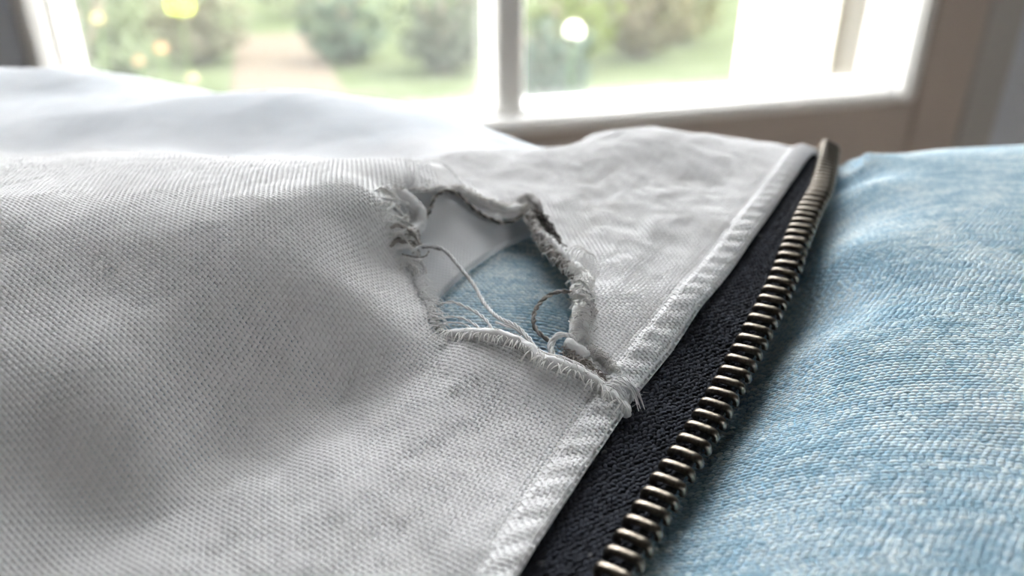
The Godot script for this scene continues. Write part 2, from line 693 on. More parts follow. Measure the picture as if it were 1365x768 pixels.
	for q in [[100, 9, -185], [140, 10, -185], [180, 8, -180], [80, 0, -195], [100, -4, -205], [140, -4, -205], [60, 3, -185], [20, 4, -180], [-30, 5, -180], [-100, 4, -190], [-140, 0, -150], [-140, -4, -60], [150, 2, -80], [165, 8, -140],
			[60, -14, -222], [140, -14, -222], [-20, -10, -222], [-120, -10, -230]]:
		bp.append(Vector3(q[0], q[1], q[2]))
	blue = Field.new()
	blue.fit(bp, Vector2(-160, -250), Vector2(190, -20), 2.4, 0.001)
	for z in blue.nz:
		for x in blue.nx:
			var wx := blue.x0 + x * blue.step
			var wz := blue.z0 + z * blue.step
			var y := blue.d[z * blue.nx + x] + 0.35 * noise.get_noise_2d(wx * 2.5 + 500.0, wz * 2.5)
			if hem_u(wx, wz) > -6.0:
				y = minf(y, cloth.h(wx, wz) - 2.2)
			var near := zip.get_closest_point(Vector3(wx, y, wz))
			var away := Vector2(near.x - wx, near.z - wz).length()
			if away < 7.0:
				y = minf(y, near.y - 2.6 + maxf(0.0, away - 3.0) * 0.35)
			blue.d[z * blue.nx + x] = y


# ---------------------------------------------------------------- room
func room() -> void:
	var fl := -0.665          # the floor, measured from the window's sill
	var ce := 1.95
	var mb := MB.new()
	# the window wall, with its opening
	wbox(mb, -2.0, -0.437, fl, ce, -0.055, 0.0)
	wbox(mb, 0.497, 2.0, fl, ce, -0.055, 0.0)
	wbox(mb, -0.437, 0.497, fl, -0.0195, -0.055, 0.0)
	wbox(mb, -0.437, 0.497, 1.25, ce, -0.055, 0.0)
	struct(wpart("wall_back", mb, M.wall), "grey painted wall around the window")
	mb = MB.new()
	wbox(mb, -2.15, -2.0, fl, ce, -0.16, 3.2)
	struct(wpart("wall_left", mb, M.room_wall), "pale side wall left of the window")
	mb = MB.new()
	wbox(mb, 2.0, 2.15, fl, ce, -0.16, 3.2)
	struct(wpart("wall_right", mb, M.room_wall), "pale side wall right of the window")
	mb = MB.new()
	wbox(mb, -2.15, 0.35, fl, ce, 3.2, 3.35)
	wbox(mb, 1.05, 2.15, fl, ce, 3.2, 3.35)
	wbox(mb, 0.35, 1.05, fl, 0.6, 3.2, 3.35)
	wbox(mb, 0.35, 1.05, 1.35, ce, 3.2, 3.35)
	struct(wpart("wall_front", mb, M.room_wall), "pale wall with an added fill-light window behind the camera")
	mb = MB.new()
	wbox(mb, -2.15, 2.15, fl - 0.12, fl, -0.16, 3.35)
	struct(wpart("floor", mb, mat(Color(0.92, 0.885, 0.84), 0.7)), "pale floor of the room")
	mb = MB.new()
	wbox(mb, -2.15, 2.15, ce, ce + 0.15, -0.16, 3.35)
	struct(wpart("ceiling", mb, M.room_wall), "white ceiling of the room")
	# casing: flat taupe boards below and right of the frame
	mb = MB.new()
	wbox(mb, 0.499, 0.574, -0.30, 1.33, 0.0005, 0.014, 0.003)
	struct(wpart("trim_1", mb, M.taupe), "taupe casing board right of the window frame")
	mb = MB.new()
	wbox(mb, -0.437, 0.498, -0.30, -0.0205, 0.0005, 0.012, 0.003)
	struct(wpart("trim_2", mb, M.taupe), "taupe board below the window frame")
	mb = MB.new()
	wbox(mb, 0.582, 0.64, -0.30, 1.33, 0.0005, 0.008, 0.003)
	struct(wpart("trim_3", mb, mat(Color(0.72, 0.71, 0.69), 0.8)), "grey trim strip beyond the taupe casing board")
	# the window itself
	var w := Node3D.new()
	w.name = "window_1"
	add_child(w)
	w.transform = wall_frame()
	struct(w, "white framed window of two tall panes with a slim mullion")
	for jamb in [[-0.437, -0.418, 1.0], [0.497, 0.470, -1.0]]:
		mb = MB.new()
		var o0: float = minf(jamb[0], jamb[1])
		var o1: float = maxf(jamb[0], jamb[1])
		wbox(mb, o0, o1, -0.02, 1.25, -0.052, 0.016, 0.007)          # rounded outer bead
		var inn: float = jamb[1]
		wbox(mb, minf(inn, inn + jamb[2] * 0.007), maxf(inn, inn + jamb[2] * 0.007), 0.0, 1.23, -0.052, -0.004, 0.002)
		wbox(mb, minf(inn, inn + jamb[2] * 0.013), maxf(inn, inn + jamb[2] * 0.013), 0.0, 1.23, -0.052, -0.022, 0.002)
		obj("jamb", mb.mesh(), M.white_paint, w)
	mb = MB.new()
	wbox(mb, -0.418, 0.470, -0.02, -0.002, -0.06, 0.016, 0.006)
	wbox(mb, -0.418, 0.470, -0.002, 0.003, -0.05, -0.006, 0.002)
	obj("bottom_rail", mb.mesh(), M.white_paint, w)
	mb = MB.new()
	wbox(mb, -0.418, 0.470, 1.23, 1.25, -0.052, 0.016, 0.006)
	obj("top_rail", mb.mesh(), M.white_paint, w)
	mb = MB.new()
	wbox(mb, -0.031, 0.001, 0.0, 1.23, -0.052, -0.004, 0.004)
	obj("mullion", mb.mesh(), M.white_paint, w)
	for pane in [[-0.405, -0.031], [0.001, 0.457]]:
		mb = MB.new()
		wbox(mb, pane[0], pane[1], 0.002, 1.23, -0.050, -0.046, 0.0005)
		obj("pane", mb.mesh(), M.glass, w)
	# unseen small window behind the camera, added for fill light
	var w2 := Node3D.new()
	w2.name = "window_fill_2"
	add_child(w2)
	w2.transform = wall_frame()
	struct(w2, "small white window added behind the camera for fill light")
	mb = MB.new()
	wbox(mb, 0.35, 0.40, 0.6, 1.35, 3.2, 3.35)
	wbox(mb, 1.0, 1.05, 0.6, 1.35, 3.2, 3.35)
	wbox(mb, 0.40, 1.0, 0.6, 0.65, 3.2, 3.35)
	wbox(mb, 0.40, 1.0, 1.30, 1.35, 3.2, 3.35)
	obj("window_frame", mb.mesh(), M.white_paint, w2)
	mb = MB.new()
	wbox(mb, 0.40, 1.0, 0.65, 1.30, 3.27, 3.275, 0.0005)
	obj("pane", mb.mesh(), M.glass, w2)
	# outside, just beyond the glass: a ledge, white posts and a cream panel
	mb = MB.new()
	wbox(mb, -1.2, 1.6, -0.16, -0.07, -0.385, -0.057, 0.01)
	struct(wpart("trim_4", mb, M.out_white), "sunlit white ledge outside below the window panes")


func garden() -> void:
	var mb := MB.new()
	for p in [[0.456, 0.509, "broad white porch post nearest the middle of the window"], [0.517, 0.601, "widest white porch post, right of the slimmer one"], [0.690, 0.735, "white porch post nearest the right jamb of the window"]]:
		var t := thing("porch_post", p[2], "post", wall_frame() * Vector3((p[0] + p[1]) / 2, -0.07, -0.3), "porch posts outside the window")
		t.basis = wall_frame().basis
		var h: float = (p[1] - p[0]) / 2
		mb = MB.new()
		mb.cbox(Vector3(-h, 0.012, -h), Vector3(h, 2.3, h), h * 0.45)
		obj("shaft", mb.mesh(), M.out_white, t)
		mb = MB.new()
		mb.cbox(Vector3(-h * 0.8, 0.0, -h * 0.8), Vector3(h * 0.8, 0.014, h * 0.8), 0.003)
		obj("base", mb.mesh(), M.out_white, t)
	mb = MB.new()
	mb.cbox(Vector3(-0.13, 0, -0.015), Vector3(0.13, 2.3, 0.015), 0.004)
	var pan := obj("privacy_screen", mb.mesh(), M.cream)
	pan.transform = wall_frame() * Transform3D(Basis(), Vector3(0.70, -0.07, -0.362))
	tag(pan, "tan board screen standing behind the white porch posts", "screen")
	# ground
	var gm := mat(Color(0.235, 0.255, 0.20), 1.0)
	gm.metallic_specular = 0.0
	gm.albedo_texture = noise_tex(0.01, 512, Color(0.75, 0.8, 0.7), Color(1, 1, 1), 21)
	gm.uv1_triplanar = true
	gm.uv1_scale = Vector3(0.3, 0.3, 0.3)
	mb = MB.new()
	mb.cbox(Vector3(-25, -1.3, -32), Vector3(25, -1.1, -0.17), 0.01)
	struct(wpart("ground", mb, gm), "pale green lawn of the garden outside")
	var pm := mat(Color(0.255, 0.235, 0.21), 1.0)
	pm.metallic_specular = 0.0
	mb = MB.new()
	mb.cbox(Vector3(-0.55, -1.12, -9.5), Vector3(0.35, -1.085, -3.0), 0.01)
	struct(wpart("path", mb, pm), "pinkish garden path running away from the window")
	# shrubs
	var leaf := MB.new()
	var lp := PackedVector3Array()
	for y in 4:
		var wd: float = [0.05, 0.5, 0.42, 0.04][y]
		for x in 3:
			lp.append(Vector3((x - 1) * wd * 0.5, 0.06 * absf(x - 1.0) + [0.0, 0.05, 0.03, -0.06][y], y / 3.0))
	leaf.sheet(3, 4, lp, PackedVector2Array())
	var lm := leaf.mesh()
	var bush := mat(Color(1, 1, 1), 0.6)
	bush.vertex_color_use_as_albedo = true
	bush.metallic_specular = 0.15
	bush.backlight_enabled = true
	bush.backlight = Color(0.5, 0.5, 0.3)
	var spots := [
		[-2.5, -4.2, 0.55, 0.9, Color(0.12, 0.17, 0.05), "yellow-green shrub behind the left jamb of the window"],
		[-1.55, -5.6, 0.65, 1.0, Color(0.085, 0.11, 0.06), "dull green shrub seen through the left pane"],
		[-0.85, -7.6, 0.7, 1.0, Color(0.15, 0.15, 0.10), "beige-green shrub left of the garden path"],
		[0.55, -7.2, 0.6, 0.9, Color(0.08, 0.12, 0.085), "blue-green shrub right of the garden path"],
		[1.35, -6.4, 0.6, 0.95, Color(0.09, 0.11, 0.08), "grey-green shrub just left of the mullion"],
		[1.75, -4.6, 0.45, 0.75, Color(0.10, 0.15, 0.12), "low pale shrub beside the mullion"],
		[2.5, -6.2, 0.65, 1.0, Color(0.13, 0.17, 0.04), "bright yellow-green shrub right of the mullion"],
		[3.5, -6.6, 0.6, 1.0, Color(0.14, 0.13, 0.07), "brownish shrub in the middle of the right pane"],
		[4.4, -7.4, 0.7, 1.1, Color(0.16, 0.16, 0.07), "yellowish shrub beside the porch posts"],
		[-4.6, -7.5, 1.0, 1.6, Color(0.15, 0.19, 0.06), "tall yellow-green bush at the left of the garden"],
		[-2.2, -10.5, 1.2, 1.8, Color(0.10, 0.13, 0.07), "tall dark bush at the end of the lawn, left"],
		[0.4, -11.5, 1.2, 1.7, Color(0.12, 0.14, 0.09), "tall bush closing the end of the garden path"],
		[3.0, -11.5, 1.3, 1.9, Color(0.12, 0.15, 0.05), "tall green bush behind the brownish shrub"],
		[6.0, -12.0, 1.4, 2.0, Color(0.14, 0.15, 0.07), "tall bush at the far right of the garden"]]
	for q in spots:
		var t := thing("shrub", q[5], "shrub", wall_frame() * Vector3(q[0], -1.1, q[1]), "shrubs in the garden")
		var stem := MB.new()
		for k in 5:
			var a := TAU * k / 5.0 + rng.randf()
			stem.tube(smooth([Vector3(0.05 * cos(a), 0, 0.05 * sin(a)), Vector3(0.1 * cos(a), q[3] * 0.4, 0.1 * sin(a)), Vector3(q[2] * 0.5 * cos(a), q[3] * 0.8, q[2] * 0.5 * sin(a))], 4), 0.02, 0.008, 6)
		obj("stem", stem.mesh(), M.wood, t)
		var wh := []
		var tn := PackedColorArray()
		for k in 620:
			var dir := Vector3(rng.randfn(), rng.randfn(), rng.randfn()).normalized()
			var r := pow(rng.randf(), 0.4) * (0.8 + 0.35 * noise.get_noise_3d(dir.x * 90, dir.y * 90, dir.z * 90 + q[0] * 50))
			var p := Vector3(dir.x * q[2], q[3] * 0.52 + dir.y * q[3] * 0.5, dir.z * q[2]) * Vector3(r, lerpf(1.0, r, 0.8), r)
			p.y = maxf(p.y, 0.04)
			var bs := Basis.looking_at((dir + Vector3(rng.randfn(), rng.randfn(), rng.randfn()) * 0.7).normalized(), Vector3(0.1, 1, 0.05)) * Basis(Vector3(0, 0, 1), rng.randf() * TAU)
			wh.append(Transform3D(bs.scaled(Vector3.ONE * rng.randf_range(0.07, 0.13)), p))
			var c: Color = q[4]
			tn.append(c * rng.randf_range(0.33, 0.50))
		many("foliage", lm, bush, wh, tn, t)
	# flower heads that glint in the sun
	var heads := [
		[765, 42, 4.9, 0.062, Color(0.95, 0.94, 0.9), "round white flower head glinting right of the mullion"],
		[215, 65, 4.6, 0.030, Color(0.72, 0.56, 0.42), "peach flower head seen through the left pane"],
		[130, 25, 4.4, 0.030, Color(0.72, 0.66, 0.46), "pale yellow flower head beside the left jamb"],
		[240, 8, 4.6, 0.075, Color(0.85, 0.9, 0.25), "lemon yellow flower head at the top of the left pane"],
		[185, 82, 4.2, 0.026, Color(0.62, 0.52, 0.40), "lower peach flower head in the left pane"],
		[257, 105, 4.0, 0.028, Color(0.62, 0.60, 0.46), "cream flower head just above the white folds"]]
	for q in heads:
		var d := sight(q[0], q[1])
		var p: Vector3 = EYE * MM + d * q[2]
		var t := thing("flower", q[5], "flower", Vector3(p.x, -0.115 - 1.1, p.z), "single flowers in the garden")
		var y := p.y + 1.215
		var stem := MB.new()
		stem.tube(smooth([Vector3(0.02, 0, 0), Vector3(-0.01, y * 0.5, 0.01), Vector3(0, y, 0)], 5), 0.006, 0.004, 6)
		obj("stem", stem.mesh(), mat(Color(0.25, 0.34, 0.15), 0.8), t)
		var fl := MB.new()
		for k in 46:
			var f := (k + 0.5) / 46.0
			var ph := k * 2.399963
			var dir := Vector3(sqrt(1 - pow(1 - 1.6 * f, 2)) * cos(ph), 1 - 1.6 * f, sqrt(1 - pow(1 - 1.6 * f, 2)) * sin(ph))
			var sidev := dir.cross(Vector3(0.3, 0.2, 0.9)).normalized()
			var r: float = q[3]
			fl.tube(PackedVector3Array([Vector3(0, y, 0) + dir * r * 0.3, Vector3(0, y, 0) + dir * r * 0.8, Vector3(0, y, 0) + dir * r + sidev * r * 0.12]), r * 0.06, r * 0.2, 6)
		obj("flower_head", fl.mesh(), mat(q[4], 0.8), t)


func support() -> void:
	var t := thing("table", "wooden table that carries the blue cushion", "table", Vector3(0, 0, 0.02))
	var mb := MB.new()
	mb.cbox(Vector3(-0.55, -0.062, -0.31), Vector3(0.55, -0.0335, 0.5), 0.004)
	obj("tabletop", mb.mesh(), M.wood, t)
	for s in [[-0.5, -0.27], [0.5, -0.27], [-0.5, 0.45], [0.5, 0.45]]:
		mb = MB.new()
		mb.cbox(Vector3(s[0] - 0.025, -0.78, s[1] - 0.025), Vector3(s[0] + 0.025, -0.062, s[1] + 0.025), 0.004)
		obj("leg", mb.mesh(), M.wood, t)


# ---------------------------------------------------------------- the blue cushion
func cushion_y(x: float, z: float) -> float:
	var y := blue.h(x, z)
	# rounded sides going down to the table
	var e := maxf(maxf(x - 165.0, -145.0 - x), maxf(z + 34.0, -225.0 - z))
	if e > -12.0:
		var k := clampf((e + 12.0) / 20.0, 0.0, 1.0)
		y = lerpf(y, -33.0, 1.0 - sqrt(maxf(0.0, 1.0 - k * k)))
	return y

func cushion() -> void:
	var t := thing("cushion", "light blue woven linen cushion lying under the torn white garment", "cushion")
	var mb := MB.new()
	var nx := 230
	var nz := 150
	var p := PackedVector3Array()
	var uv := PackedVector2Array()
	for z in nz:
		for x in nx:
			var wx := lerpf(-153.0, 173.0, x / (nx - 1.0))
			var wz := lerpf(-233.0, -26.0, z / (nz - 1.0))
			p.append(Vector3(wx, cushion_y(wx, wz), wz))
			uv.append(Vector2(wx, wz) / (32.0 * 0.62))
	mb.sheet(nx, nz, p, uv)
	obj("cover", mm_mesh(mb), M.blue_base, t)
	# the raised yarns of the weave, where they can be told apart
	var k := MB.new()
	var pts := PackedVector3Array()
	for b in 5:
		for a in 9:
			var th := PI * a / 8.0
			var ph := PI * b / 4.0
			pts.append(Vector3(-cos(th) * 0.5, sin(ph) * sin(th) * 0.28 - 0.03, -cos(ph) * sin(th) * 0.235))
	k.sheet(9, 5, pts, PackedVector2Array())
	var km := mm_mesh(k)
	var wh := []
	var tn := PackedColorArray()
	var lx := 0.92
	var lz := 0.56
	var row := 0
	var z := -44.0
	while z > -196.0:
		var drift := 0.6 * noise.get_noise_2d(z * 4.0, 77.0)
		var x := -14.0 + (lx * 0.5 if row % 2 else 0.0) + rng.randfn() * 0.14
		var xm := minf(-z * 0.9 + 14.0, 160.0)
		while x < xm:
			var wx := x + drift + rng.randfn() * 0.035
			var wz := z + x * 0.17 + 0.35 * noise.get_noise_2d(x * 3.0, z * 3.0) + rng.randfn() * 0.02
			x += lx
			var u := hem_u(wx, wz)
			if u > -5.5 and not (wx > -12.0 and wx < 32.0 and wz < -92.0 and wz > -150.0):
				continue
			if wz < -176.0 or wx < -12.0:
				continue
			var y := blue.h(wx, wz)
			var dx := Vector3(1, (blue.h(wx + 0.6, wz) - y) / 0.6, 0.17)
			var dz := Vector3(0, (blue.h(wx, wz + 0.6) - y) / 0.6, 1)
			var nn := dz.cross(dx).normalized()
			var yaw := rng.randfn() * 0.07
			dx = (dx + dz * yaw).normalized()
			var bs := Basis(dx * rng.randf_range(0.9, 1.12), nn * rng.randf_range(0.8, 1.15), dx.cross(nn) * rng.randf_range(0.92, 1.08))
			wh.append(Transform3D(bs, Vector3(wx, y, wz) * MM))
			var f := clampf(0.5 + 0.9 * noise.get_noise_2d(wx * 9.0, wz * 60.0) + 0.5 * noise.get_noise_2d(wx * 3.0 + 40.0, wz * 3.0) + rng.randfn() * 0.22, 0.0, 1.0)
			tn.append(Color(0.43, 0.61, 0.71).lerp(Color(0.86, 0.94, 0.96), f))
		z -= lz
		row += 1
	many("linen_weave", km, M.blue_yarn, wh, tn, t)


# ---------------------------------------------------------------- the torn garment
func zlim(x: float) -> float:
	# how far back the single yarns are built: just behind the crests
	var k := [[-130, -147], [-35, -146], [-15, -148], [0, -160], [20, -178], [45, -186], [75, -188], [100, -188]]
	for j in k.size() - 1:
		if x >= k[j][0] and x <= k[j + 1][0]:
			return lerpf(k[j][1], k[j + 1][1], (x - k[j][0]) / float(k[j + 1][0] - k[j][0]))
	return -140.0

func woven(x: float, z: float) -> bool:
	return z < -46.0 and z > zlim(x) and x > z * 0.95 - 8.0

func far_end(x: float, z: float) -> bool:
	# beyond the end of the zipper the garment stops
	return (x * A.x + z * A.y) < 186.0

func hole_dist(q: Vector2) -> float:
	var best := 1e9
	var m := hole.size()
	for k in m:
		var c := Geometry2D.get_closest_point_to_segment(q, hole[k], hole[(k + 1) % m])
		best = minf(best, c.distance_squared_to(q))
	return sqrt(best)

func garment_build() -> void:
	garment = thing("garment", "crumpled white cotton garment with a frayed hole and a metal zipper along its hem", "garment")
	yarns()
	back_sheet()
	under_layer()
	hem()
	zipper()
	frayed()


func yarns() -> void:
	# one wave of yarn: over one crossing, under the next
	var p := PITCH_YARN
	var variants := []
	for wide in [0.242, 0.262]:
		var mb := MB.new()
		var sides := 7
		var segs := 10
		for k in segs + 1:
			var f := float(k) / segs
			var c := Vector3((f - 0.5) * 2.0 * p, 0.075 * cos(f * TAU), 0)
			var sl := atan2(-0.075 * TAU * sin(f * TAU), 2.0 * p)
			for s in sides:
				var a := TAU * s / sides
				var d := Vector3(0, sin(a), cos(a))
				var q := c + Vector3(0, d.y * 0.095, d.z * wide)
				q.x -= d.y * 0.095 * sin(sl)
				mb.vert(q, Vector3(-sin(sl) * d.y, d.y * 2.0, d.z * 0.95).normalized())
		for k in segs:
			for s in sides:
				var a := k * sides + s
				var b := k * sides + (s + 1) % sides
				mb.i.append_array(PackedInt32Array([a, b, a + sides, b, b + sides, a + sides]))
		variants.append(mm_mesh(mb))
	var bx := Rect2(hole[0], Vector2.ZERO)
	for q in hole:
		bx = bx.expand(q)
	bx = bx.grow(3.0)
	var wh := [[], []]
	var tn := [PackedColorArray(), PackedColorArray()]
	var nu := int(230 / p)
	var nv := int(190 / p)
	for dirn in 2:
		# dirn 0: weft, running along B (u); dirn 1: warp, running along A (v)
		var along0 := B if dirn == 0 else A
		var across0 := A if dirn == 0 else B
		var n_across := nv if dirn == 0 else nu
		var n_along := nu if dirn == 0 else nv
		for j in n_across:
			var jj := j - (int(50 / p) if dirn == 0 else int(6 / p))
			var width := 1.0 + 0.14 * noise.get_noise_2d(jj * 37.0, 11.0 + dirn * 400.0)
			var tone := 0.075 * noise.get_noise_2d(jj * 53.0, 700.0 + dirn * 400.0)
			var k := 0
			while k < n_along:
				var kk := k - (int(6 / p) if dirn == 0 else int(50 / p))
				kk = kk - posmod(kk, 2) + (posmod(jj, 2) if dirn == 0 else posmod(jj + 1, 2))
				k += 2
				var vv := (jj if dirn == 0 else kk) * p
				var uu := (kk if dirn == 0 else jj) * p
				var q := O + A * vv + B * (uu + hem_stray(vv)) + across0 * (0.12 * noise.get_noise_2d(jj * 8.0 + dirn * 90.0, kk * 2.2) * (1.0 if uu > 5.0 else 0.0))
				var along := along0
				if dirn == 1:
					along = (A + B * (hem_stray(vv + 1.0) - hem_stray(vv - 1.0)) * 0.5)
				var across := across0
				if dirn == 0:
					across = (A + B * (hem_stray(vv + 1.0) - hem_stray(vv - 1.0)) * 0.5)
				if not woven(q.x, q.y):
					continue
				var u := hem_u(q.x, q.y)
				if u < 0.05:
					continue
				var jig := 0.0
				if bx.has_point(q):
					if Geometry2D.is_point_in_polygon(q, hole):
						continue
					var hd := hole_dist(q)
					if hd < 0.9 and rng.randf() > hd / 0.9 + 0.25:
						continue
					if hd < 1.8:
						jig = (1.8 - hd) / 1.8
				var y := skin(q.x, q.y)
				var e := 0.5
				var t := Vector3(along.x, (skin(q.x + along.x * e, q.y + along.y * e) - skin(q.x - along.x * e, q.y - along.y * e)) / (2 * e), along.y)
				var s := Vector3(across.x, (skin(q.x + across.x * e, q.y + across.y * e) - skin(q.x - across.x * e, q.y - across.y * e)) / (2 * e), across.y)
				var nn := t.cross(s).normalized()
				if nn.y < 0:
					nn = -nn
				var sw := nn.cross(t).normalized() * (-1.0 if nn.cross(t).dot(s) < 0 else 1.0)
				var stretch := sqrt(s.length())
				var lift := 0.0
				if jig > 0.0:
					t = (t + sw * rng.randfn() * 0.25 * jig + nn * rng.randfn() * 0.22 * jig)
					lift = rng.randfn() * 0.12 * jig
				var local := width * (1.0 + 0.10 * noise.get_noise_2d(kk * 21.0, jj * 77.0 + dirn * 31.0))
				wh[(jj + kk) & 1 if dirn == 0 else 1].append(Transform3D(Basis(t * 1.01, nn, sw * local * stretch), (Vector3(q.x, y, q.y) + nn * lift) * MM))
				# brownish stains, plus grey shading patches put into the yarn colour
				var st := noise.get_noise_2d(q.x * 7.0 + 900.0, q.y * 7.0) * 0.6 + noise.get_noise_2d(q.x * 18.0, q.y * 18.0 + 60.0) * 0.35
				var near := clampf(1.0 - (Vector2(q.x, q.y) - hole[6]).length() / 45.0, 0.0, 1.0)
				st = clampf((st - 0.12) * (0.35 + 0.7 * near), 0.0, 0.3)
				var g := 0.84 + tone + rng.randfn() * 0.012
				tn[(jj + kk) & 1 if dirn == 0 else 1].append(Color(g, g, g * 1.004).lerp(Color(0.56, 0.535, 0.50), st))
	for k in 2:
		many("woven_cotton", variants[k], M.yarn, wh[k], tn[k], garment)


func back_sheet() -> void:
	# the folds behind, out of focus, and the cloth that lies outside the picture
	var mb := MB.new()
	var nx := 200
	var nz := 170
	var p := PackedVector3Array()
	var uv := PackedVector2Array()
	var keep := PackedByteArray()
	for z in nz:
		for x in nx:
			var wx := lerpf(-145.0, 100.0, x / (nx - 1.0))
			var wz := lerpf(-240.0, -34.0, z / (nz - 1.0))
			var y := cloth.h(wx, wz) - 0.12
			p.append(Vector3(wx, y, wz))
			uv.append(Vector2(wx * A.x + wz * A.y, wx * B.x + wz * B.y) / (32.0 * PITCH_YARN))
			var inner := woven(wx, wz) and woven(wx - 3, wz - 3) and woven(wx, wz - 3) and woven(wx - 3, wz) and woven(wx, wz + 3)
			keep.append(1 if not inner and hem_u(wx, wz) > 0.6 else 0)
	mb.sheet(nx, nz, p, uv, keep)
	var o := obj("folded_cotton", mm_mesh(mb), M.sheet, garment)
	tag(o, "out of focus folds of the cotton behind the near ridge")


func under_layer() -> void:
	# the garment's other side, seen through the hole: its fold runs across the cushion
	var a := on_field(blue, 712, 318)
	var b := on_field(blue, 588, 402)
	var dir := Vector2(b.x - a.x, b.z - a.z).normalized()
	var away := Vector2(dir.y, -dir.x)
	if away.x > 0:
		away = -away
	var mb := MB.new()
	var p := PackedVector3Array()
	var uv := PackedVector2Array()
	var nu := 40
	var nw := 46
	for w in nw:
		for u in nu:
			var du := lerpf(-18.0, 46.0, u / (nu - 1.0))
			var f := w / (nw - 1.0)
			var q: Vector2
			var y := 0.0
			var dw := 0.0
			if w < 10:                                           # the rounded fold
				var an := lerpf(-PI * 0.5, PI * 0.5, w / 9.0)
				dw = 0.8 - 0.8 * cos(an)
				y = 0.8 + 0.8 * sin(an)
			else:
				dw = 0.8 + (w - 9) / (nw - 10.0) * 42.0
				y = 1.6 + 0.34 * (dw - 0.8) + 0.012 * dw * dw
			q = Vector2(a.x, a.z) + dir * du + away * (dw + 0.5 * sin(du * 0.13))
			var base := blue.h(q.x, q.y)
			p.append(Vector3(q.x, minf(base + 0.25 + y, cloth.h(q.x, q.y) - 1.4 - (0.0 if w > 9 else 1.6 - y)), q.y))
			uv.append(q / (32.0 * PITCH_YARN))
	mb.sheet(nu, nw, p, uv, PackedByteArray(), true)
	var o := obj("under_layer", mm_mesh(mb), M.sheet, garment)
	tag(o, "second layer of white cotton seen through the hole")


func hem() -> void:
	# the turned edge under the yarns
	var mb := MB.new()
	var p := PackedVector3Array()
	var uv := PackedVector2Array()
	var prof := [[4.3, -0.45], [3.8, -0.38], [3.0, -0.3], [2.0, -0.26], [1.2, -0.26], [0.6, -0.26], [0.25, -0.26], [0.05, -0.35], [-0.03, -0.6], [0.05, -0.9], [0.5, -1.15], [2.0, -1.2], [4.4, -1.15]]
	var np := prof.size()
	var zs := 220
	for k in zs:
		var z := lerpf(-38.0, -184.0, k / (zs - 1.0))
		var f := clampf(-z - 30.0, 0.0, hem_x.size() - 1.01)
		var hx := lerpf(hem_x[int(f)], hem_x[int(f) + 1], f - int(f))
		var cn := hem_n[int(f)]
		var sn := sqrt(1 - cn * cn)
		for q in prof:
			var u: float = q[0]
			var x := hx - u * cn
			var zz := z - u * sn
			var y: float
			if q[1] >= -0.5 and u > 0.1 and q[1] > -0.46:
				y = skin(x, zz) + q[1]
			else:
				y = cloth.h(x, zz) + 0.75 + q[1]
			p.append(Vector3(x, y, zz))
			uv.append(Vector2(k * 0.66, u) / (32.0 * PITCH_YARN))
	mb.sheet(np, zs, p, uv)
	var o := obj("hem", mm_mesh(mb), M.sheet, garment)
	tag(o, "rolled white hem stitched along the zipper tape")


